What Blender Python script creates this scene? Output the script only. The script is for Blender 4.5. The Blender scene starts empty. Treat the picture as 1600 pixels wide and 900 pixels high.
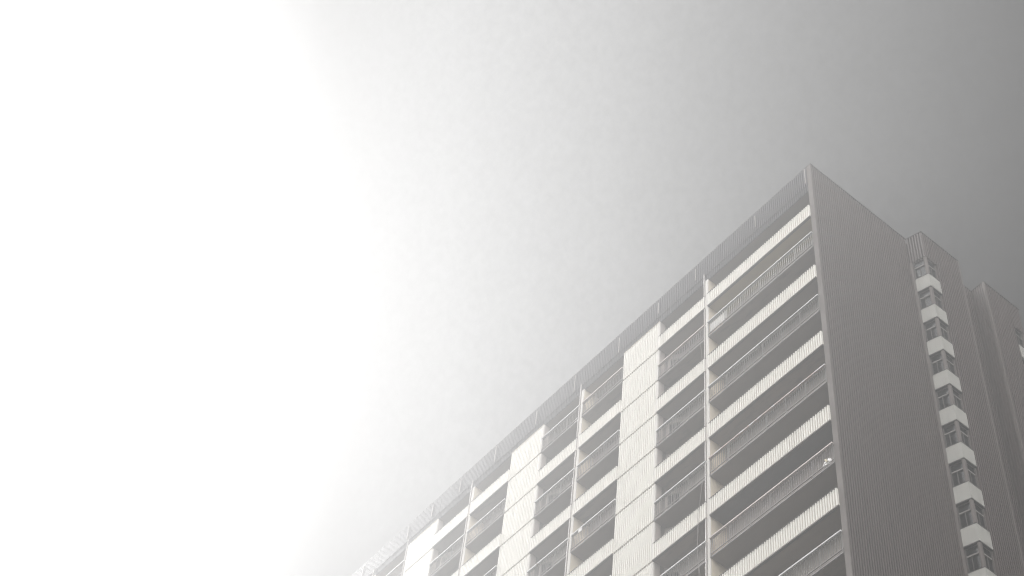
import bpy, math, random
from mathutils import Vector, Matrix
random.seed(7)
S = bpy.context.scene
COL = S.collection
H = 84.16                      # height of the end wall's top above the ground (m)

# ------------------------------------------------------------------ camera
R = Vector((0.6251347, 0.7757974, 0.08570302))
U = Vector((0.60311639, -0.54982742, 0.57787579))
F = Vector((-0.49543641, 0.30956131, 0.81161232))
cam_data = bpy.data.cameras.new("camera")
cam = bpy.data.objects.new("camera", cam_data)
COL.objects.link(cam)
cam_data.sensor_width = 36.0
cam_data.lens = 2712.44 * 36.0 / 1600.0
cam_data.clip_start = 0.1
cam_data.clip_end = 3000.0
M = Matrix((R, U, -F)).transposed().to_4x4()
M.translation = Vector((32.8271, -38.4272, H - 82.5606))
cam.matrix_world = M
S.camera = cam

# ------------------------------------------------------------------ light
SUN_DIR = Vector((-0.717, -0.056, 0.695)).normalized()       # towards the veiled sun, off the left edge
sun_el = math.asin(SUN_DIR.z)
sun_az = math.atan2(SUN_DIR.x, SUN_DIR.y)
sd = bpy.data.lights.new("sun", 'SUN')
sd.energy = 3.3
sd.angle = math.radians(8)
sd.color = (1.0, 0.993, 0.985)
sun = bpy.data.objects.new("sun", sd)
COL.objects.link(sun)
sun.rotation_euler = SUN_DIR.to_track_quat('Z', 'Y').to_euler()
sun.location = (0, 0, 200)

W = bpy.data.worlds.new("World")
S.world = W
W.use_nodes = True
wn = W.node_tree
wn.nodes.clear()
def WN(t, **kw):
    n = wn.nodes.new(t)
    for k, v in kw.items():
        setattr(n, k, v)
    return n
out = WN('ShaderNodeOutputWorld')
bg = WN('ShaderNodeBackground')
bg.inputs['Strength'].default_value = 0.1
sky = WN('ShaderNodeTexSky', sky_type='NISHITA', sun_disc=False)
sky.sun_elevation = sun_el
sky.sun_rotation = sun_az
sky.dust_density = 6.0
grey = WN('ShaderNodeHueSaturation')
grey.inputs['Saturation'].default_value = 0.02
grey.inputs['Value'].default_value = 0.03
wn.links.new(sky.outputs[0], grey.inputs['Color'])
tc = WN('ShaderNodeTexCoord')
dot = WN('ShaderNodeVectorMath', operation='DOT_PRODUCT')
dot.inputs[1].default_value = tuple(R)
wn.links.new(tc.outputs['Generated'], dot.inputs[0])
mr = WN('ShaderNodeMapRange')
mr.inputs['From Min'].default_value = -0.5
mr.inputs['From Max'].default_value = 0.5
wn.links.new(dot.outputs['Value'], mr.inputs['Value'])
ramp = WN('ShaderNodeValToRGB')
# overcast veil: brightness (divided by 40) across the sky, bright side -> dark side
VEIL = [(0.0, 0.1), (0.319, 0.1), (0.372, 0.25), (0.397, 0.7), (0.427, 1.8), (0.463, 2.75), (0.5, 3.0), (0.555, 2.9), (0.61, 2.25), (0.663, 1.7), (0.716, 1.25), (0.783, 0.65), (0.9, 0.65), (1.0, 0.65)]
els = ramp.color_ramp.elements
while len(els) < len(VEIL):
    els.new(0.5)
for e, (pos, val) in zip(els, VEIL):
    e.position = pos
    c = val / 40.0
    e.color = (c, c, c, 1)
wn.links.new(mr.outputs[0], ramp.inputs[0])
# fine streaky unevenness of the cloud veil
mp = WN('ShaderNodeMapping')
mp.inputs['Scale'].default_value = (230, 230, 60)
wn.links.new(tc.outputs['Generated'], mp.inputs['Vector'])
nz = WN('ShaderNodeTexNoise')
nz.inputs['Scale'].default_value = 1.0
nz.inputs['Detail'].default_value = 6.0
nz.inputs['Roughness'].default_value = 0.6
wn.links.new(mp.outputs[0], nz.inputs['Vector'])
nz2 = WN('ShaderNodeTexNoise')
nz2.inputs['Scale'].default_value = 9.0
nz2.inputs['Detail'].default_value = 3.0
wn.links.new(tc.outputs['Generated'], nz2.inputs['Vector'])
nm = WN('ShaderNodeMapRange')
nm.inputs['From Min'].default_value = 0.3
nm.inputs['From Max'].default_value = 0.75
nm.inputs['To Min'].default_value = 0.92
nm.inputs['To Max'].default_value = 1.2
wn.links.new(nz.outputs['Fac'], nm.inputs['Value'])
nm2 = WN('ShaderNodeMapRange')
nm2.inputs['To Min'].default_value = 0.96
nm2.inputs['To Max'].default_value = 1.04
wn.links.new(nz2.outputs['Fac'], nm2.inputs['Value'])
mm = WN('ShaderNodeMath', operation='MULTIPLY')
wn.links.new(nm.outputs[0], mm.inputs[0])
wn.links.new(nm2.outputs[0], mm.inputs[1])
m30 = WN('ShaderNodeMath', operation='MULTIPLY')
m30.inputs[1].default_value = 40.0
wn.links.new(mm.outputs[0], m30.inputs[0])
vs = WN('ShaderNodeVectorMath', operation='SCALE')
# hazy sky: a little brighter lower down
sep = WN('ShaderNodeSeparateXYZ')
wn.links.new(tc.outputs['Generated'], sep.inputs[0])
zc = WN('ShaderNodeMath', operation='MAXIMUM')
zc.inputs[1].default_value = 0.15
wn.links.new(sep.outputs['Z'], zc.inputs[0])
zn = WN('ShaderNodeMath', operation='DIVIDE')
zn.inputs[1].default_value = 0.80
wn.links.new(zc.outputs[0], zn.inputs[0])
zp = WN('ShaderNodeMath', operation='POWER')
zp.inputs[1].default_value = -0.6
wn.links.new(zn.outputs[0], zp.inputs[0])
vz = WN('ShaderNodeVectorMath', operation='SCALE')
wn.links.new(ramp.outputs['Color'], vz.inputs[0])
wn.links.new(zp.outputs[0], vz.inputs['Scale'])
wn.links.new(vz.outputs[0], vs.inputs[0])
wn.links.new(m30.outputs[0], vs.inputs['Scale'])
add = WN('ShaderNodeVectorMath', operation='ADD')
wn.links.new(vs.outputs[0], add.inputs[0])
wn.links.new(grey.outputs[0], add.inputs[1])
# the cloud is brightest on the side away from the view (behind the camera)
dot2 = WN('ShaderNodeVectorMath', operation='DOT_PRODUCT')
dot2.inputs[1].default_value = tuple(Vector((0.50, -0.82, 0.28)).normalized())
wn.links.new(tc.outputs['Generated'], dot2.inputs[0])
lobe = WN('ShaderNodeMapRange', interpolation_type='SMOOTHSTEP')
lobe.inputs['From Min'].default_value = -0.1
lobe.inputs['From Max'].default_value = 0.8
lobe.inputs['To Max'].default_value = 22.0
wn.links.new(dot2.outputs['Value'], lobe.inputs['Value'])
add2 = WN('ShaderNodeVectorMath', operation='ADD')
wn.links.new(add.outputs[0], add2.inputs[0])
wn.links.new(lobe.outputs[0], add2.inputs[1])
wn.links.new(add2.outputs[0], bg.inputs['Color'])
wn.links.new(bg.outputs[0], out.inputs['Surface'])

S.view_settings.view_transform = 'Standard'
S.view_settings.look = 'None'
S.view_settings.exposure = 0.78
S.view_settings.gamma = 1.0
S.view_settings.use_curve_mapping = False
S.cycles.use_denoising = True
S.cycles.denoising_prefilter = 'NONE'
S.cycles.use_adaptive_sampling = False
S.cycles.filter_width = 1.2
S.cycles.max_bounces = 8
S.cycles.diffuse_bounces = 4
S.cycles.volume_bounces = 0
S.cycles.volume_max_steps = 64

# ------------------------------------------------------------------ materials
def material(name, col, rough=0.7, metal=0.0, var=0.12, dirt=None, dirt_amt=0.35, scale=(1.2, 1.2, 0.25), nscale=1.5,
             bump=0.0, lo=0.45, hi=0.75, spec=0.3):
    m = bpy.data.materials.new(name)
    m.use_nodes = True
    nt = m.node_tree
    b = nt.nodes['Principled BSDF']
    b.inputs['Roughness'].default_value = rough
    b.inputs['Metallic'].default_value = metal
    b.inputs['Specular IOR Level'].default_value = spec
    geo = nt.nodes.new('ShaderNodeNewGeometry')
    mp = nt.nodes.new('ShaderNodeMapping')
    mp.inputs['Scale'].default_value = scale
    nt.links.new(geo.outputs['Position'], mp.inputs['Vector'])
    n = nt.nodes.new('ShaderNodeTexNoise')
    n.inputs['Scale'].default_value = nscale
    n.inputs['Detail'].default_value = 8
    n.inputs['Roughness'].default_value = 0.62
    nt.links.new(mp.outputs[0], n.inputs['Vector'])
    mr = nt.nodes.new('ShaderNodeMapRange')
    mr.inputs['From Min'].default_value = lo
    mr.inputs['From Max'].default_value = hi
    nt.links.new(n.outputs['Fac'], mr.inputs['Value'])
    amt = nt.nodes.new('ShaderNodeMath')
    amt.operation = 'MULTIPLY'
    amt.inputs[1].default_value = dirt_amt
    nt.links.new(mr.outputs[0], amt.inputs[0])
    mx = nt.nodes.new('ShaderNodeMix')
    mx.data_type = 'RGBA'
    d = dirt or tuple(c * 0.55 for c in col)
    nt.links.new(amt.outputs[0], mx.inputs[0])
    mx.inputs[6].default_value = (*col, 1)
    mx.inputs[7].default_value = (*d, 1)
    # fine grain
    n2 = nt.nodes.new('ShaderNodeTexNoise')
    n2.inputs['Scale'].default_value = 14.0
    n2.inputs['Detail'].default_value = 4
    nt.links.new(geo.outputs['Position'], n2.inputs['Vector'])
    mr2 = nt.nodes.new('ShaderNodeMapRange')
    mr2.inputs['To Min'].default_value = 1 - var
    mr2.inputs['To Max'].default_value = 1 + var
    nt.links.new(n2.outputs['Fac'], mr2.inputs['Value'])
    sc = nt.nodes.new('ShaderNodeVectorMath')
    sc.operation = 'SCALE'
    nt.links.new(mx.outputs[2], sc.inputs[0])
    nt.links.new(mr2.outputs[0], sc.inputs['Scale'])
    nt.links.new(sc.outputs[0], b.inputs['Base Color'])
    if bump:
        bp = nt.nodes.new('ShaderNodeBump')
        bp.inputs['Strength'].default_value = bump
        bp.inputs['Distance'].default_value = 0.02
        nt.links.new(n2.outputs['Fac'], bp.inputs['Height'])
        nt.links.new(bp.outputs[0], b.inputs['Normal'])
    return m

MAT = dict(
    brown=material('brown_cladding', (0.094, 0.072, 0.066), 0.5, 0.0, 0.10, (0.052, 0.042, 0.039), 0.55, (3, 3, 0.12), 1.0, spec=0.5),
    roof=material('roof_cladding', (0.045, 0.040, 0.046), 0.5, 0.0, 0.15, (0.09, 0.085, 0.097), 0.6, (6, 6, 0.5), 1.2, spec=0.4, lo=0.52, hi=0.72),
    trim=material('brown_trim', (0.14, 0.12, 0.11), 0.6, 0.0, 0.08, (0.10, 0.083, 0.076), 0.5, (2, 2, 0.3), 1.0),
    dark=material('dark_flashing', (0.06, 0.055, 0.055), 0.6, 0.0, 0.1),
    white=material('white_cladding', (0.80, 0.775, 0.715), 0.5, 0.0, 0.05, (0.58, 0.54, 0.48), 0.45, (2.5, 2.5, 0.25), 1.3, lo=0.5, hi=0.8),
    column=material('white_render', (0.70, 0.67, 0.63), 0.75, 0.0, 0.06, (0.45, 0.41, 0.37), 0.45, (3, 3, 0.4), 1.4, lo=0.5),
    cream=material('cream_render', (0.74, 0.655, 0.52), 0.8, 0.0, 0.06, (0.55, 0.47, 0.38), 0.5, (1.5, 1.5, 0.6), 1.5),
    ceil_a=material('concrete_soffit', (0.225, 0.192, 0.163), 0.85, 0.0, 0.1, (0.16, 0.135, 0.115), 0.5, (0.9, 1.6, 1), 1.3, bump=0.3),
    ceil_b=material('warm_soffit', (0.40, 0.34, 0.22), 0.85, 0.0, 0.08, (0.25, 0.21, 0.165), 0.4, (0.9, 1.6, 1), 1.3, bump=0.3),
    ceil_c=material('dark_soffit', (0.09, 0.09, 0.089), 0.85, 0.0, 0.1, (0.25, 0.21, 0.18), 0.4, (0.9, 1.6, 1), 1.5, lo=0.55, bump=0.3),
    ceil_d=material('stained_soffit', (0.23, 0.193, 0.16), 0.85, 0.0, 0.1, (0.09, 0.08, 0.072), 0.85, (0.7, 2.5, 1), 1.5, lo=0.5, hi=0.68, bump=0.3),
    bar=material('railing_paint', (0.17, 0.163, 0.155), 0.55, 0.0, 0.12, (0.11, 0.09, 0.08), 0.6, (6, 6, 3), 1.5),
    bar_white=material('white_railing_paint', (0.48, 0.47, 0.43), 0.5, 0.0, 0.08, (0.28, 0.26, 0.23), 0.5, (6, 6, 3), 1.5),
    bar_dark=material('dark_railing_paint', (0.25, 0.225, 0.225), 0.5, 0.0, 0.1, (0.17, 0.14, 0.13), 0.5, (6, 6, 3), 1.5),
    cap_white=material('white_handrail_paint', (0.64, 0.64, 0.64), 0.5, 0.0, 0.05, (0.38, 0.29, 0.25), 0.9, (2.2, 3, 3), 1.5, lo=0.60, hi=0.63),
    cap_peel=material('peeling_handrail_paint', (0.66, 0.66, 0.68), 0.5, 0.0, 0.05, (0.42, 0.31, 0.27), 0.95, (1.6, 6, 6), 1.6, lo=0.44, hi=0.48),
    cap_pink=material('pale_pink_handrail_paint', (0.60, 0.53, 0.50), 0.55, 0.0, 0.06, (0.47, 0.40, 0.37), 0.6, (3, 3, 3), 1.5),
    cap_grey=material('grey_handrail_paint', (0.56, 0.56, 0.56), 0.5, 0.0, 0.08, (0.78, 0.78, 0.78), 0.8, (2.4, 4, 4), 1.5, lo=0.52, hi=0.56),
    core=material('core_render', (0.36, 0.33, 0.30), 0.85, 0.0, 0.08),
    return_wall=material('shaft_return_render', (0.47, 0.42, 0.39), 0.8, 0.0, 0.08),
    frame=material('window_frame', (0.09, 0.08, 0.075), 0.55, 0.0, 0.08),
    frame_light=material('pale_window_frame', (0.22, 0.205, 0.19), 0.55, 0.0, 0.08),
    spandrel=material('pale_spandrel', (0.43, 0.42, 0.385), 0.6, 0.0, 0.05, (0.29, 0.28, 0.25), 0.5, (3, 3, 0.5), 1.4, lo=0.5),
    curtain=material('grey_curtain', (0.19, 0.19, 0.195), 0.9, 0.0, 0.1, (0.10, 0.10, 0.11), 0.6, (14, 14, 0.3), 1.0),
    curtain_pale=material('pale_curtain', (0.38, 0.38, 0.38), 0.9, 0.0, 0.1, (0.22, 0.22, 0.23), 0.6, (14, 14, 0.3), 1.0),
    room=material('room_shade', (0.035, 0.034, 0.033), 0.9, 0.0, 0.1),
    roofing=material('roof_felt', (0.12, 0.12, 0.12), 0.9, 0.0, 0.1),
    plastic=material('white_plastic', (0.82, 0.80, 0.78), 0.4, 0.0, 0.08, (0.62, 0.58, 0.56), 0.6, (9, 9, 9), 1.5),
    yellow=material('cream_plastic', (0.82, 0.74, 0.55), 0.4, 0.0, 0.08),
    pipe=material('pale_pipe', (0.40, 0.375, 0.355), 0.5, 0.0, 0.08, (0.28, 0.23, 0.20), 0.7, (4, 4, 0.8), 1.5, lo=0.5),
    cable=material('pale_cable', (0.22, 0.20, 0.19), 0.6, 0.0, 0.1),
    ground=material('ground_paving', (0.22, 0.215, 0.20), 0.9, 0.0, 0.15, (0.10, 0.12, 0.07), 0.8, (0.05, 0.05, 0.05), 1.0),
)
gl = bpy.data.materials.new('window_glass')
gl.use_nodes = True
nt = gl.node_tree
nt.nodes.clear()
go = nt.nodes.new('ShaderNodeOutputMaterial')
gt = nt.nodes.new('ShaderNodeBsdfTransparent')
gt.inputs[0].default_value = (0.48, 0.50, 0.51, 1)
gg = nt.nodes.new('ShaderNodeBsdfGlossy')
gg.inputs['Roughness'].default_value = 0.03
gf = nt.nodes.new('ShaderNodeFresnel')
gf.inputs[0].default_value = 1.5
gx = nt.nodes.new('ShaderNodeMixShader')
nt.links.new(gf.outputs[0], gx.inputs[0])
nt.links.new(gt.outputs[0], gx.inputs[1])
nt.links.new(gg.outputs[0], gx.inputs[2])
nt.links.new(gx.outputs[0], go.inputs['Surface'])
MAT['glass'] = gl

# ------------------------------------------------------------------ mesh helpers
class MB:
    def __init__(self):
        self.v, self.f, self.m, self.mats = [], [], [], []
    def mi(self, mat):
        if mat not in self.mats:
            self.mats.append(mat)
        return self.mats.index(mat)
    def hexa(self, p, mat, mats=None):
        """p: 8 points, bottom ring 0-3 counter-clockwise, top ring 4-7. mats: dict face index -> material"""
        b = len(self.v)
        self.v += [tuple(q) for q in p]
        fs = [(3, 2, 1, 0), (4, 5, 6, 7), (0, 1, 5, 4), (1, 2, 6, 5), (2, 3, 7, 6), (3, 0, 4, 7)]
        for i, f in enumerate(fs):
            self.f.append(tuple(b + k for k in f))
            self.m.append(self.mi((mats or {}).get(i, mat)))
    def box(self, x0, x1, y0, y1, z0, z1, mat, mats=None):
        self.hexa([(x0, y0, z0), (x1, y0, z0), (x1, y1, z0), (x0, y1, z0),
                   (x0, y0, z1), (x1, y0, z1), (x1, y1, z1), (x0, y1, z1)], mat, mats)
    def obox(self, o, d, n, s0, s1, n0, n1, z0, z1, mat):
        """box along horizontal unit direction d from origin o, n = outward normal"""
        def P(s, k, z):
            return (o[0] + d[0] * s + n[0] * k, o[1] + d[1] * s + n[1] * k, z)
        pts = [P(s0, n0, z0), P(s1, n0, z0), P(s1, n1, z0), P(s0, n1, z0),
               P(s0, n0, z1), P(s1, n0, z1), P(s1, n1, z1), P(s0, n1, z1)]
        if d[0] * n[1] - d[1] * n[0] < 0:
            pts = [pts[i] for i in (3, 2, 1, 0, 7, 6, 5, 4)]
        self.hexa(pts, mat)
    def prism(self, poly, z0, z1, mat, caps=True):
        b, n = len(self.v), len(poly)
        self.v += [(x, y, z0) for x, y in poly] + [(x, y, z1) for x, y in poly]
        for i in range(n):
            j = (i + 1) % n
            self.f.append((b + i, b + j, b + n + j, b + n + i)); self.m.append(self.mi(mat))
        if caps:
            self.f.append(tuple(b + n + i for i in range(n))); self.m.append(self.mi(mat))
            self.f.append(tuple(b + n - 1 - i for i in range(n))); self.m.append(self.mi(mat))
    def ribs(self, o, d, n, L, z0, z1, mat, pitch=0.15, depth=0.045, back=0.03, crest=0.50, jitter=0.0):
        """corrugated sheet: ribs rise 'depth' to the plane n=0; flat back at n=-(depth+back)"""
        cnt = max(1, round(L / pitch))
        p = L / cnt
        fl = 0.06 * p
        cw = crest * p
        prof = []
        for i in range(cnt):
            s = i * p
            g = (p - cw - 2 * fl) / 2
            j = random.uniform(-jitter, jitter)
            prof += [(s + g, -depth), (s + g + fl, j), (s + g + fl + cw, j), (s + p - g, -depth)]
        prof = [(0.0, -depth)] + prof + [(L, -depth)]
        k = len(prof)
        b = len(self.v)
        def P(s, a, z):
            return (o[0] + d[0] * s + n[0] * a, o[1] + d[1] * s + n[1] * a, z)
        for z in (z0, z1):
            self.v += [P(s, a, z) for s, a in prof]
        for z in (z0, z1):
            self.v += [P(s, -depth - back, z) for s, a in prof]
        flip = d[0] * n[1] - d[1] * n[0] > 0
        def q(*f):
            self.f.append(tuple(f[::-1]) if flip else tuple(f)); self.m.append(self.mi(mat))
        F0, F1, B0, B1 = b, b + k, b + 2 * k, b + 3 * k
        for i in range(k - 1):
            q(F0 + i, F0 + i + 1, F1 + i + 1, F1 + i)
            q(B0 + i + 1, B0 + i, B1 + i, B1 + i + 1)
            q(F1 + i, F1 + i + 1, B1 + i + 1, B1 + i)
            q(F0 + i + 1, F0 + i, B0 + i, B0 + i + 1)
        q(F0, F1, B1, B0)
        q(F1 + k - 1, F0 + k - 1, B0 + k - 1, B1 + k - 1)
    def tube(self, pts, r, mat, sides=8):
        pts = [Vector(p) for p in pts]
        b = len(self.v)
        for i, p in enumerate(pts):
            t = (pts[min(i + 1, len(pts) - 1)] - pts[max(i - 1, 0)]).normalized()
            a = Vector((1, 0, 0)) if abs(t.x) < 0.9 else Vector((0, 1, 0))
            e1 = t.cross(a).normalized()
            e2 = t.cross(e1)
            for k in range(sides):
                w = 2 * math.pi * k / sides
                self.v.append(tuple(p + e1 * (r * math.cos(w)) + e2 * (r * math.sin(w))))
        for i in range(len(pts) - 1):
            for k in range(sides):
                k2 = (k + 1) % sides
                self.f.append((b + i * sides + k, b + i * sides + k2, b + (i + 1) * sides + k2, b + (i + 1) * sides + k))
                self.m.append(self.mi(mat))
        self.f.append(tuple(b + k for k in range(sides))[::-1]); self.m.append(self.mi(mat))
        self.f.append(tuple(b + (len(pts) - 1) * sides + k for k in range(sides))); self.m.append(self.mi(mat))
    def mesh(self, name):
        me = bpy.data.meshes.new(name)
        me.from_pydata(self.v, [], self.f)
        for m in self.mats:
            me.materials.append(MAT[m])
        me.polygons.foreach_set('material_index', self.m)
        me.update()
        return me
    def build(self, name, parent=None, loc=(0, 0, 0)):
        return place(name, self.mesh(name), parent, loc)

def place(name, me, parent=None, loc=(0, 0, 0), **props):
    o = bpy.data.objects.new(name, me)
    COL.objects.link(o)
    o.parent = parent
    o.location = loc
    for k, v in props.items():
        o[k] = v
    return o

def tag(o, label, cat, group=None):
    o['label'] = label
    o['category'] = cat
    if group:
        o['group'] = group
    return o

# ------------------------------------------------------------------ ground
mb = MB()
mb.v = [(-300, -300, 0), (300, -300, 0), (300, 300, 0), (-300, 300, 0)]
mb.f = [(0, 1, 2, 3)]
mb.m = [mb.mi('ground')]
g = mb.build('ground')
g['kind'] = 'structure'

# ------------------------------------------------------------------ the tower
ZR, ZP, ZB, FH = H + 0.08, H - 2.28, H - 4.935, 2.8      # roof edge, parapet foot, first slab underside, storey
LEN, DEPTH, BD = 64.0, 20.0, 1.06                        # length built, depth, balcony depth
tower = place('apartment_tower', None)
tag(tower, 'tall grey brown apartment tower with white ribbed balconies fading into pale haze', 'building')

# end wall (the brown ribbed gable) and its trims
T1, T2, T3, T4, T5, E = 7.377, 7.63, 10.63, 12.69, 15.59, 0.924
mb = MB(); mb.box(-0.30, -0.145, 0.03, T1 + 0.3, 0, H - 0.02, 'trim'); end_wall = mb.build('end_wall', tower)
mb = MB(); mb.ribs((0, 0.012), (0, 1), (1, 0), T1 - 0.012, 0, H, 'brown', 0.158, 0.14, 0.002, 0.44); mb.build('ribbed_cladding', end_wall)
mb = MB(); mb.box(-0.31, -0.003, -0.035, 0.028, 0, H, 'trim'); mb.build('corner_trim', end_wall)
mb = MB(); mb.box(-0.325, 0.02, -0.045, T1 + 0.02, H + 0.001, H + 0.05, 'dark'); mb.build('coping', end_wall)

# main body and roof
mb = MB(); mb.box(-LEN, -0.32, BD, DEPTH, 0, ZP - 0.01, 'core', {3: 'trim', 4: 'trim'}); mb.build('core_wall', tower)
mb = MB(); mb.box(-LEN, -0.32, 0.075, DEPTH, ZP, ZP + 0.3, 'ceil_a', {1: 'roofing'}); mb.build('roof_slab', tower)

# wing with the corner windows (projects from the gable), recess, second wing
cl = Vector((E, T2 - T1, 0)).normalized()
SD, SN = (cl.x, cl.y), (cl.y, -cl.x)                     # along the splayed face / its outward normal
SL = math.hypot(E, T2 - T1)
CAPZ = H - 2.38
wing = MB(); wing.box(-3.0, E - 0.15, T2 + 1.1, T3 - 0.01, 0, H - 0.03, 'trim'); wing = wing.build('wing_wall', tower)
mb = MB(); mb.ribs((0, T1), SD, SN, SL, CAPZ, H, 'brown', 0.158, 0.14, 0.02, 0.44)
mb.ribs((E, T2), (0, 1), (1, 0), 0.90, CAPZ, H, 'brown', 0.15, 0.14, 0.02, 0.44)
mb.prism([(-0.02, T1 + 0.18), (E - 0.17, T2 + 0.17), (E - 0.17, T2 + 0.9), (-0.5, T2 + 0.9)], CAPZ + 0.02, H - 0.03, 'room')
mb.build('wing_head', wing)
mb = MB(); mb.ribs((E, T2 + 0.90), (0, 1), (1, 0), T3 - T2 - 1.0, 0, H, 'brown', 0.158, 0.14, 0.004, 0.44); mb.build('ribbed_cladding', wing)
mb = MB(); mb.box(E - 0.15, E + 0.004, T3 - 0.098, T3 + 0.02, 0, H, 'trim'); mb.build('corner_trim', wing)
mb = MB(); mb.ribs((E - 0.15, T3), (-1, 0), (0, 1), E + 0.15, 0, H - 0.03, 'brown', 0.158, 0.03, 0.002); mb.build('side_cladding', wing)
mb = MB()
mb.prism([(-0.02, T1 - 0.02), (E + 0.02, T2 - 0.02), (E + 0.02, T3 + 0.02), (-3, T3 + 0.02), (-3, T1 + 0.3), (-0.02, T1 + 0.3)], H + 0.002, H + 0.05, 'dark')
mb.build('coping', wing)

mb = MB(); mb.box(-3.0, -0.145, T3 + 0.03, T4, 0, H - 0.03, 'trim'); rec = mb.build('recess_wall', tower)
mb = MB(); mb.ribs((0, T3 + 0.03), (0, 1), (1, 0), T4 - T3 - 0.03, 0, H, 'brown', 0.158, 0.14, 0.002, 0.44); mb.build('ribbed_cladding', rec)
mb = MB(); mb.box(-0.3, 0.015, T3 + 0.03, T4, H + 0.002, H + 0.048, 'dark'); mb.build('coping', rec)

mb = MB(); mb.box(-3.0, E - 0.15, T4 + 0.052, 14.72, 0, H - 0.03, 'trim'); wing2 = mb.build('wing_wall', tower)
mb = MB(); mb.ribs((0, T4), (1, 0), (0, -1), E - 0.15, 0, H, 'brown', 0.158, 0.045, 0.004); mb.build('side_cladding', wing2)
mb = MB(); mb.ribs((E, T4 + 0.1), (0, 1), (1, 0), 14.72 - T4 - 0.1, 0, H, 'brown', 0.158, 0.14, 0.004, 0.44); mb.build('ribbed_cladding', wing2)
mb = MB(); mb.box(E - 0.15, E + 0.004, T4 - 0.01, T4 + 0.098, 0, H, 'trim'); mb.build('corner_trim', wing2)
mb = MB(); mb.ribs((E, 14.72), (0, 1), (1, 0), T5 - 14.72, CAPZ, H, 'brown', 0.158, 0.14, 0.02, 0.44)
mb.ribs((E - 0.03, T5), (-1, 0.268), (0.259, 0.966), 0.9, CAPZ, H, 'brown', 0.158, 0.14, 0.02, 0.44)
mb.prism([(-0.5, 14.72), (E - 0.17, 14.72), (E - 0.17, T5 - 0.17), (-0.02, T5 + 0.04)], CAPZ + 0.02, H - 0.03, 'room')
mb.build('wing_head', wing2)
mb = MB(); mb.prism([(-3, T4 - 0.02), (E + 0.02, T4 - 0.02), (E + 0.02, T5 + 0.02), (-0.02, T5 + 0.3), (-3, T5 + 0.3)], H + 0.002, H + 0.05, 'dark'); mb.build('coping', wing2)

def window(o, d, n, w, z0, z1, parent, seed, kind=0):
    """framed window in the plane through o, along d, outward n; parts of the frame are joined, panes and curtains are their own"""
    rnd = random.Random(seed)
    k0, k1 = -0.20, -0.12
    zt = z0 + (z1 - z0) * 0.66
    fr = MB()
    fr.obox(o, d, n, 0, 0.04, k0, k1, z0, z1, 'frame')
    fr.obox(o, d, n, w - 0.04, w, k0, k1, z0, z1, 'frame')
    fr.obox(o, d, n, 0.04, w - 0.04, k0, k1, z0, z0 + 0.06, 'frame')
    fr.obox(o, d, n, 0.04, w - 0.04, k0, k1, z1 - 0.06, z1, 'frame')
    fr.obox(o, d, n, 0.04, w - 0.04, k0 + 0.01, k1 + 0.02, zt - 0.045, zt + 0.045, 'frame_light')
    fo = fr.build('window', parent)
    for a, b in ((z0 + 0.06, zt - 0.045), (zt + 0.045, z1 - 0.06)):
        p = MB(); p.obox(o, d, n, 0.04, w - 0.04, k0 + 0.03, k0 + 0.04, a, b, 'glass'); p.build('pane', fo)
    ms = rnd.choice([0.40, 0.45, 0.5]) * w
    p = MB(); p.obox(o, d, n, ms - 0.02, ms + 0.02, k0 + 0.01, k1, z0 + 0.06, zt - 0.045, 'frame'); p.build('mullion', fo)
    c = MB()
    for a, b in ([(0.08, 0.45), (0.55, 0.95)] if kind else [(rnd.uniform(0.05, 0.35), rnd.uniform(0.6, 0.95))]):
        N = 10
        pts = []
        for i in range(N + 1):
            s = (a + (b - a) * i / N) * w
            pts.append((s, k0 - 0.10 + (0.025 if i % 2 else -0.02) + rnd.uniform(-.008, .008)))
        base = len(c.v)
        for z in (z0, zt if rnd.random() < 0.75 else z1):
            c.v += [(o[0] + d[0] * s + n[0] * k, o[1] + d[1] * s + n[1] * k, z) for s, k in pts]
        mat = rnd.choice(['curtain', 'curtain', 'curtain_pale'])
        for i in range(N):
            c.f.append((base + i, base + i + 1, base + N + 2 + i, base + N + 1 + i)); c.m.append(c.mi(mat))
    c.build('curtain', fo)
    return fo

# window stack in the splayed corner of the wing
WY = 0.87
NF = 13
for k in range(NF):
    zt = CAPZ if k == 0 else H - 5.169 - FH * (k - 1)        # underside of what is above
    zs1, zs0 = H - 4.06 - FH * k, H - 5.169 - FH * k         # spandrel top / foot
    sp = MB()
    a = 0.15
    P0 = (SD[0] * a, T1 + SD[1] * a)
    i0 = 0.16
    sp.prism([P0, (E, T2), (E, T2 + WY), (E - i0, T2 + WY), (E - i0, T2 + i0 * 0.9), (P0[0] - SN[0] * i0, P0[1] - SN[1] * i0)], zs0, zs1, 'spandrel')
    so = sp.build('spandrel', tower)
    s2 = MB()
    c = 0.012
    Q0 = (P0[0] + SN[0] * c, P0[1] + SN[1] * c)
    s2.prism([Q0, (E + c, T2 - c), (E + c, T2 + WY), (E - i0, T2 + WY), (E - i0, T2 + i0 * 0.9), (P0[0] - SN[0] * i0, P0[1] - SN[1] * i0)], zs1 + 0.001, zs1 + 0.045, 'dark')
    s2.build('sill', so)
    s3 = MB()
    s3.prism([P0, (E - 0.01, T2 + 0.01), (E - 0.01, T2 + WY), (E - 0.9, T2 + WY), (P0[0] - SN[0] * 0.6, P0[1] - SN[1] * 0.6)], zs0 - 0.06, zs0 - 0.001, 'dark')
    s3.build('soffit', so)
    window(P0, SD, SN, SL - a - 0.15, zs1 + 0.046, zt - 0.062 if k else zt - 0.003, tower, 10 + k)
    window((E, T2 + 0.16), (0, 1), (1, 0), WY - 0.20, zs1 + 0.046, zt - 0.062 if k else zt - 0.003, tower, 40 + k, k % 3 == 1)
mb = MB()
zlow = H - 5.169 - FH * (NF - 1)
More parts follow.
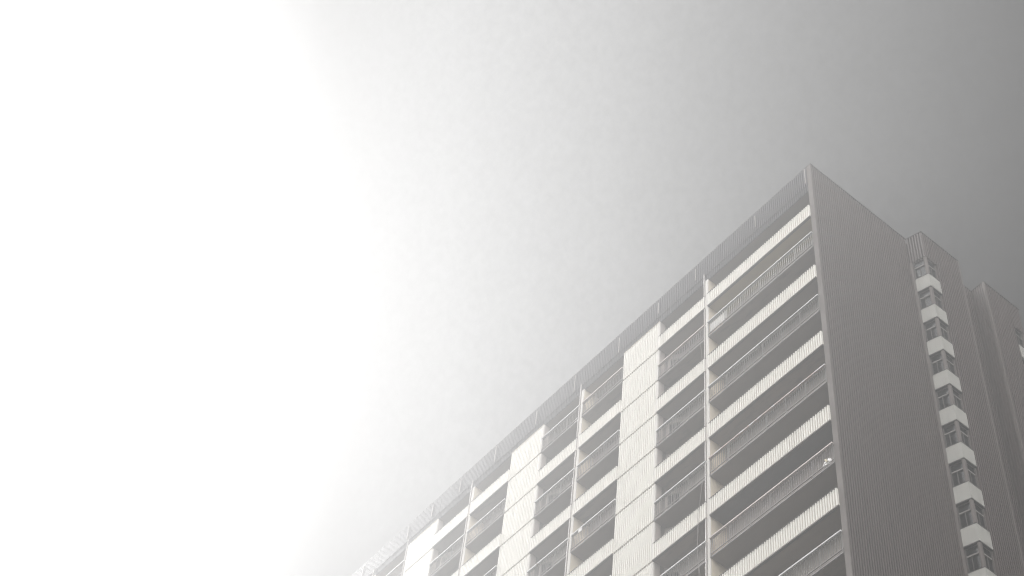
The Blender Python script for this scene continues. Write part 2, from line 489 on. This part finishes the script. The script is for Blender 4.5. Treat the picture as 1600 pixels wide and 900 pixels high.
mb.prism([(E - 0.10, T2 + 0.0), (E - 0.03, T2 + 0.04), (E - 0.03, T2 + 0.17), (E - 0.16, T2 + 0.17), (E - 0.165, T2 - 0.01)], zlow, CAPZ, 'trim')
mb.build('corner_post', tower)
mb = MB()
mb.prism([(-0.01, T1 + 0.0), (SD[0] * 0.14, T1 + SD[1] * 0.14), (SD[0] * 0.14 - SN[0] * 0.25, T1 + SD[1] * 0.14 - SN[1] * 0.25), (-0.05, T1 + 0.25)], 0, CAPZ - 0.01, 'trim')
mb.build('window_jamb', tower)
mb = MB(); mb.box(E - 0.25, E - 0.09, T2 + WY - 0.03, T2 + WY + 0.028, 0, CAPZ - 0.01, 'trim'); mb.build('window_jamb', tower)
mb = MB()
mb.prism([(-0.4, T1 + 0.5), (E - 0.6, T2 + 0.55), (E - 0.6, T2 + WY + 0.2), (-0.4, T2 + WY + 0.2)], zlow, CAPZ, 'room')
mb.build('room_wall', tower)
mb = MB(); mb.prism([(0.02, T1 + 0.05), (E - 0.02, T2 + 0.02), (E - 0.02, T2 + 1.09), (-2, T2 + 1.09), (-2, T1 + 0.1)], 0, zlow - 0.07, 'trim')
mb.build('lower_stack_wall', tower)

# second window stack at the far corner of the far wing
for k in range(4):
    zt = CAPZ if k == 0 else H - 5.169 - FH * (k - 1)
    zs1, zs0 = H - 4.06 - FH * k, H - 5.169 - FH * k
    sp = MB(); sp.prism([(E, 14.75), (E, T5), (0.05, T5 + 0.24), (-0.1, 14.75)], zs0, zs1, 'spandrel'); so = sp.build('spandrel', tower)
    s2 = MB(); s2.prism([(E + 0.012, 14.75), (E + 0.012, T5 + 0.012), (0.05, T5 + 0.252), (-0.1, 14.75)], zs1 + 0.001, zs1 + 0.045, 'dark'); s2.build('sill', so)
    window((E, 14.78), (0, 1), (1, 0), 0.62, zs1 + 0.046, zt - 0.003, tower, 80 + k)
    mb = MB(); mb.box(E - 0.17, E - 0.03, T5 - 0.17, T5 - 0.04, zs1 + 0.046, zt - 0.003, 'trim'); mb.build('corner_post', tower)
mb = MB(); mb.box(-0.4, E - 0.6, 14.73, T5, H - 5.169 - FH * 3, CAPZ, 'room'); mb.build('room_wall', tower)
mb = MB(); mb.prism([(E - 0.02, 14.73), (E - 0.02, T5), (0.05, T5 + 0.22), (-0.1, 14.73)], 0, H - 5.169 - FH * 3 - 0.01, 'trim'); mb.build('lower_stack_wall', tower)

# facade: bays (near x, far x, first floor is a sheet?, floors built), shafts, cross walls
BAYS = [(0.31, 8.24, 1, 12, 'n'), (8.46, 12.27, 1, 10, 's'), (15.39, 18.98, 0, 8, 'n'), (19.20, 22.70, 0, 7, 's'),
        (25.81, 29.52, 1, 6, 'n'), (29.74, 33.27, 1, 5, 's'), (36.47, 40.06, 0, 3, 'n'), (40.28, 43.8, 0, 2, 's')]
SHAFTS = [(12.27, 15.39, 9), (22.70, 25.81, 7), (33.27, 36.25, 4), (43.8, 46.9, 2)]
WALLS = [8.24, 18.98, 29.52, 36.25, 40.06]

for s in WALLS:
    mb = MB(); mb.box(-s - 0.22, -s, 0.0, BD, 0, ZP - 0.002, 'cream'); w = mb.build('cross_wall', tower)
    mb = MB(); mb.box(-s - 0.225, -s + 0.004, -0.03, -0.001, 0, ZP - 0.002, 'column'); mb.build('column_face', w)
    x = -s - 0.262
    mb = MB()
    top = ZP + 0.62
    mb.tube([(x, -0.075, 0), (x, -0.075, top - 0.12), (x + 0.02, -0.085, top - 0.03), (x + 0.07, -0.09, top)], 0.034, 'pipe')
    p = mb.build('downpipe', tower)
    for k in range(1, 12, 2):
        z = ZB - FH * k + 0.4
        c = MB(); c.tube([(x, -0.075, z), (x, -0.075, z + 0.06)], 0.045, 'pipe'); c.build('pipe_collar', p)

# roof parapet, one length per bay or shaft: two tiers of ribs with pale joint strips
segs = sorted([(a, b) for a, b, *_ in BAYS] + [(a, b) for a, b, _ in SHAFTS] + [(46.9, 54.0), (54.0, LEN)])
edge = [0.31] + [b for _, b in segs]
for i in range(len(edge) - 1):
    a, b = edge[i], edge[i + 1]
    mb = MB()
    mb.ribs((-a, -0.045), (-1, 0), (0, -1), b - a - 0.02, ZP + 0.52, ZR, 'roof', 0.152, 0.055, 0.04, 0.55, 0.003)
    par = mb.build('roof_parapet', tower)
    mb = MB()
    mb.ribs((-a, -0.012), (-1, 0), (0, -1), b - a - 0.004, ZP - 0.03, ZP + 0.519, 'roof', 0.152, 0.06, 0.02, 0.45)
    mb.build('parapet_foot', par)
    mb = MB(); mb.box(-b, -a, 0.055, 0.09, ZP + 0.31, ZR - 0.05, 'dark'); mb.build('parapet_back', par)
    n = max(1, round((b - a) / 3.6))
    for k in range(n):
        s = a + (b - a) * (k + (0.02 if i == 0 and k == 0 else random.uniform(0.0, 0.5))) / n + 0.02
        z0 = ZP + random.uniform(0.55, 0.9)
        mb = MB(); mb.box(-s - 0.045, -s, -0.075, -0.043, z0, ZR - random.uniform(0.1, 0.5), 'pipe'); mb.build('joint_strip', par)

# shafts: one ribbed panel per storey, pale corner bead, rounded return wall, slanting wall with a door
_cache = {}
def shared(key, fn):
    if key not in _cache:
        _cache[key] = fn()
    return _cache[key]

def shaft_panel(w, h):
    mb = MB()
    mb.ribs((0, -0.06), (-1, 0), (0, -1), w - 0.13, 0, h, 'white', 0.15, 0.09, 0.015, 0.55)
    return mb.mesh('shaft_panel')
def bead(h):
    mb = MB()
    poly = [(0.0, 0.05), (0.0, -0.02), (-0.02, -0.05), (-0.05, -0.065), (-0.125, -0.065), (-0.125, 0.05)]
    mb.prism(poly[::-1], 0, h, 'column')
    return mb.mesh('corner_bead')
for a, b, nf in SHAFTS:
    mb = MB(); mb.box(-b + 0.02, -a - 0.02, 0.05, BD, 0, ZP - 0.003, 'trim')
    sh = mb.build('shaft_wall', tower)
    for k in range(nf):
        z0 = ZB - FH * k + 0.10
        z1 = ZP - 0.05 if k == 0 else ZB - FH * (k - 1) - 0.05
        me = shared(('sp', round(b - a, 2), round(z1 - z0, 3)), lambda: shaft_panel(b - a, z1 - z0))
        place('shaft_panel', me, sh, (-a - 0.13, 0, z0))
        me = shared(('bd', round(z1 - z0, 3)), lambda: bead(z1 - z0))
        place('corner_bead', me, sh, (-a, 0, z0))
    mb = MB(); mb.ribs((-a - 0.13, -0.045), (-1, 0), (0, -1), b - a - 0.13, 0, z0 - 0.15, 'white', 0.15, 0.045, 0.05); mb.build('lower_cladding', sh)
    mb = MB(); mb.box(-b, -a + 0.01, -0.075, 0.045, ZP - 0.05, ZP - 0.031, 'cream'); mb.build('top_trim', sh)
    # rounded return wall beside the balcony
    mb = MB()
    r = 0.32
    poly = [(-a - 0.019, 0.06), (-a + 0.0, 0.06)] + [(-a - r + r * math.cos(t), 0.30 + r * math.sin(t)) for t in [math.pi / 2 * i / 6 for i in range(7)]] + [(-a - 0.4, 0.62)]
    mb.prism(poly, 0, ZP - 0.004, 'return_wall'); mb.build('return_wall', sh)
    # slanting wall with glazed door, one per storey
    for k in range(nf):
        zf = ZB - FH * k + 0.185 - FH
        if zf < ZB - FH * nf:
            break
        o = (-a - 0.05, 0.63)
        dd = Vector((0.75, 0.43)).normalized()
        d, n = (dd.x, dd.y), (dd.y, -dd.x)
        mb = MB(); mb.obox(o, d, n, 0, 0.14, -0.3, 0, zf, zf + 2.61, 'return_wall'); mb.obox(o, d, n, 0.14, 0.86, -0.3, 0, zf + 2.25, zf + 2.61, 'return_wall')
        sw = mb.build('slanting_wall', tower)
        mb = MB()
        for s0, s1 in ((0.141, 0.20), (0.47, 0.53), (0.80, 0.86)):
            mb.obox(o, d, n, s0, s1, -0.1, -0.02, zf, zf + 2.249, 'frame_light')
        mb.obox(o, d, n, 0.20, 0.47, -0.1, -0.02, zf + 2.18, zf + 2.249, 'frame_light')
        mb.obox(o, d, n, 0.53, 0.80, -0.1, -0.02, zf + 2.18, zf + 2.249, 'frame_light')
        mb.obox(o, d, n, 0.20, 0.47, -0.1, -0.02, zf, zf + 0.5, 'spandrel')
        mb.obox(o, d, n, 0.53, 0.80, -0.1, -0.02, zf, zf + 0.5, 'spandrel')
        mb.build('balcony_door', sw)
        mb = MB()
        for s0, s1 in ((0.20, 0.47), (0.53, 0.80)):
            mb.obox(o, d, n, s0, s1, -0.07, -0.06, zf + 0.5, zf + 2.18, 'glass')
            mb.obox(o, d, n, s0, s1, -0.16, -0.12, zf + 0.5, zf + 2.18, 'curtain_pale')
        mb.build('door_pane', sw)

# balconies
def slab_mesh(L, ceil):
    mb = MB(); mb.box(-L, 0, 0.0, BD + 0.01, 0, 0.18, 'ceil_a', {0: ceil, 2: 'trim'}); return mb.mesh('balcony')
def sheet_mesh(L):
    mb = MB(); mb.ribs((0, -0.112), (-1, 0), (0, -1), L, 0.06, 1.13, 'white', 0.15, 0.09, 0.018, 0.55); return mb.mesh('ribbed_sheet')
def drip_mesh(L):
    mb = MB(); mb.box(-L, 0, -0.115, -0.002, -0.015, 0.058, 'trim'); mb.box(-L, 0, -0.06, -0.002, -0.05, -0.0155, 'dark'); return mb.mesh('drip_edge')
def topedge_mesh(L):
    mb = MB(); mb.box(-L, 0, -0.13, -0.004, 1.131, 1.155, 'frame'); return mb.mesh('sheet_capping')
def cap_mesh(L, mat):
    mb = MB(); mb.box(-L, 0, -0.13, 0.03, 1.225, 1.305, mat); return mb.mesh('handrail')
def rail_mesh(L):
    mb = MB(); mb.box(-L, 0, -0.06, -0.015, 0.235, 0.275, 'bar_dark')
    mb.box(-L, 0, -0.045, -0.002, 0.02, 0.10, 'bar_dark')
    n = max(2, round(L / 1.25))
    for i in range(n + 1):
        s = min(L - 0.05, max(0.0, L * i / n - 0.025))
        mb.box(-s - 0.05, -s, -0.075, -0.0615, -0.02, 0.29, 'bar'); mb.box(-s - 0.05, -s, -0.0614, -0.0601, 0.10, 1.224, 'bar')
    return mb.mesh('bottom_rail')
def bars_mesh(L, mat):
    mb = MB()
    n = round(L / 0.14)
    for i in range(1, n):
        s = L * i / n
        mb.box(-s - 0.011, -s + 0.011, -0.048, -0.026, 0.276, 1.224, mat)
    return mb.mesh('balusters')

CEIL1 = {0: 'ceil_b', 1: 'ceil_d', 2: 'ceil_a', 3: 'ceil_a', 4: 'ceil_d', 5: 'ceil_a', 6: 'ceil_c', 7: 'ceil_a', 8: 'ceil_a', 9: 'ceil_d'}
RAIL1 = {1: ('bar_white', 'cap_grey'), 3: ('bar', 'cap_grey'), 5: ('bar', 'cap_peel'), 7: ('bar_dark', 'cap_pink'), 9: ('bar', 'cap_white')}
rnd = random.Random(3)
for bi, (a, b, first, nf, side) in enumerate(BAYS):
    L = round(b - a, 2) - 0.006
    for k in range(nf):
        ceil = CEIL1.get(k, 'ceil_a') if bi == 0 else rnd.choice(['ceil_a', 'ceil_a', 'ceil_d'])
        me = shared(('slab', L, ceil), lambda: slab_mesh(L, ceil))
        bal = place('balcony', me, tower, (-a - 0.003, 0, ZB - FH * k))
        if (k % 2 == 0) == bool(first):
            place('ribbed_sheet', shared(('sheet', L), lambda: sheet_mesh(L)), bal)
            place('drip_edge', shared(('drip', L), lambda: drip_mesh(L)), bal)
            place('sheet_capping', shared(('tope', L), lambda: topedge_mesh(L)), bal)
        else:
            bar, cap = RAIL1.get(k, ('bar', 'cap_white')) if bi == 0 else (rnd.choice(['bar', 'bar', 'bar_dark']), rnd.choice(['cap_white', 'cap_pink', 'cap_grey', 'cap_white']))
            place('handrail', shared(('cap', L, cap), lambda: cap_mesh(L, cap)), bal)
            place('bottom_rail', shared(('rail', L), lambda: rail_mesh(L)), bal)
            place('balusters', shared(('bars', L, bar), lambda: bars_mesh(L, bar)), bal, kind='stuff')

# ------------------------------------------------------------------ loose things on the balconies
def blob(mb, c, r, mat, seed, nu=9, nv=6):
    rn = random.Random(seed)
    b = len(mb.v)
    for j in range(nv + 1):
        t = math.pi * j / nv
        for i in range(nu):
            p = 2 * math.pi * i / nu
            k = 1 + rn.uniform(-0.28, 0.28)
            mb.v.append((c[0] + r[0] * k * math.sin(t) * math.cos(p), c[1] + r[1] * k * math.sin(t) * math.sin(p), c[2] + r[2] * k * math.cos(t)))
    for j in range(nv):
        for i in range(nu):
            i2 = (i + 1) % nu
            mb.f.append((b + j * nu + i, b + (j + 1) * nu + i, b + (j + 1) * nu + i2, b + j * nu + i2)); mb.m.append(mb.mi(mat))

zf = ZB - FH * 7
bag = place('plastic_bag', None, None, (-0.80, -0.07, zf + 0.17))
tag(bag, 'crumpled white plastic bags stuffed behind the railing next to the brown corner trim', 'bag')
mb = MB(); blob(mb, (0, 0, 0.11), (0.19, 0.08, 0.13), 'plastic', 1); blob(mb, (0.18, 0.02, 0.15), (0.13, 0.07, 0.15), 'plastic', 2); mb.build('bag_body', bag)
mb = MB(); blob(mb, (0.11, -0.09, 0.12), (0.06, 0.03, 0.05), 'yellow', 3); blob(mb, (0.05, -0.08, 0.24), (0.05, 0.03, 0.05), 'yellow', 4); mb.build('bag_knot', bag)

scr = place('balcony_screen', None, None, (-8.2, 0.0, ZB - FH + 0.19))
tag(scr, 'white lattice screen with curls tied behind the uppermost railing beside the white column', 'screen')
mb = MB(); mb.box(0.02, 1.35, 0.012, 0.022, 0.28, 0.92, 'plastic'); mb.build('screen_sheet', scr)
for z in (0.18, 0.98):
    mb = MB()
    for i in range(9):
        x = 0.10 + i * 0.145
        mb.tube([(x + 0.05 * math.cos(t), 0.015, z + 0.055 * math.sin(t)) for t in [2 * math.pi * j / 10 for j in range(11)]], 0.012, 'dark', 5)
    mb.build('curl_row', scr)

bx = place('white_box', None, None, (-19.75, 0.3, ZB + 0.18))
tag(bx, 'small white box standing behind the railing beside the second column', 'box')
mb = MB(); mb.box(-0.2, 0.12, -0.12, 0.12, 0.25, 0.62, 'plastic'); mb.build('case', bx)
mb = MB(); mb.box(-0.13, 0.05, -0.128, -0.1205, 0.30, 0.56, 'frame_light'); mb.build('grille', bx)
mb = MB(); mb.box(-0.18, -0.14, -0.1, 0.1, 0, 0.249, 'bar'); mb.box(0.06, 0.1, -0.1, 0.1, 0, 0.249, 'bar'); mb.build('stand', bx)

pl = place('white_plaque', None, None, (-18.2, -0.11, ZB - FH * 4 + 0.98))
tag(pl, 'small square white plaque hung from a handrail near the second column', 'plaque')
mb = MB(); mb.box(-0.13, 0.13, -0.015, 0.008, 0, 0.26, 'plastic'); mb.build('plate', pl)
mb = MB(); mb.box(-0.10, -0.08, 0.0, 0.012, 0.261, 0.33, 'bar'); mb.box(0.08, 0.10, 0.0, 0.012, 0.261, 0.33, 'bar'); mb.build('hook', pl)

mb = MB()
zc = ZB - FH * 5 + 0.4
for dx, dz in ((0.0, 0.0), (0.08, 0.1)):
    mb.tube([(-8.58 + dx, -0.16, zc + dz), (-8.72, -0.18, zc - 1.2), (-8.95 + dx, -0.19, zc - 2.8), (-8.98, -0.19, zc - 5.0), (-8.85 + dx, -0.18, zc - 7.2), (-8.6, -0.16, zc - 8.6)], 0.008, 'cable', 5)
cb = mb.build('hanging_cable')
tag(cb, 'long thin cable sagging down beside the nearest white column across lower railings', 'cable')
mb = MB()
zc = ZB - FH * 1 + 0.5
mb.tube([(-8.58, -0.16, zc - 2.6), (-8.68, -0.18, zc - 1.2), (-8.78, -0.18, zc - 0.2), (-8.72, -0.17, zc + 0.5)], 0.008, 'cable', 5)
cb = mb.build('hanging_cable')
tag(cb, 'short thin cable looped across the topmost railing beyond the nearest white column', 'cable')

# ------------------------------------------------------------------ haze
hz = bpy.data.materials.new('haze_air')
hz.use_nodes = True
nt = hz.node_tree
nt.nodes.clear()
ho = nt.nodes.new('ShaderNodeOutputMaterial')
pv = nt.nodes.new('ShaderNodeVolumePrincipled')
pv.inputs['Color'].default_value = (0.96, 0.96, 0.96, 1)
pv.inputs['Density'].default_value = 0.008
pv.inputs['Anisotropy'].default_value = 0.88
nt.links.new(pv.outputs[0], ho.inputs['Volume'])
MAT['haze'] = hz
mb = MB(); mb.box(-310, 310, -310, 310, -1, H + 2.5, 'haze')
o = mb.build('haze')
o['kind'] = 'stuff'
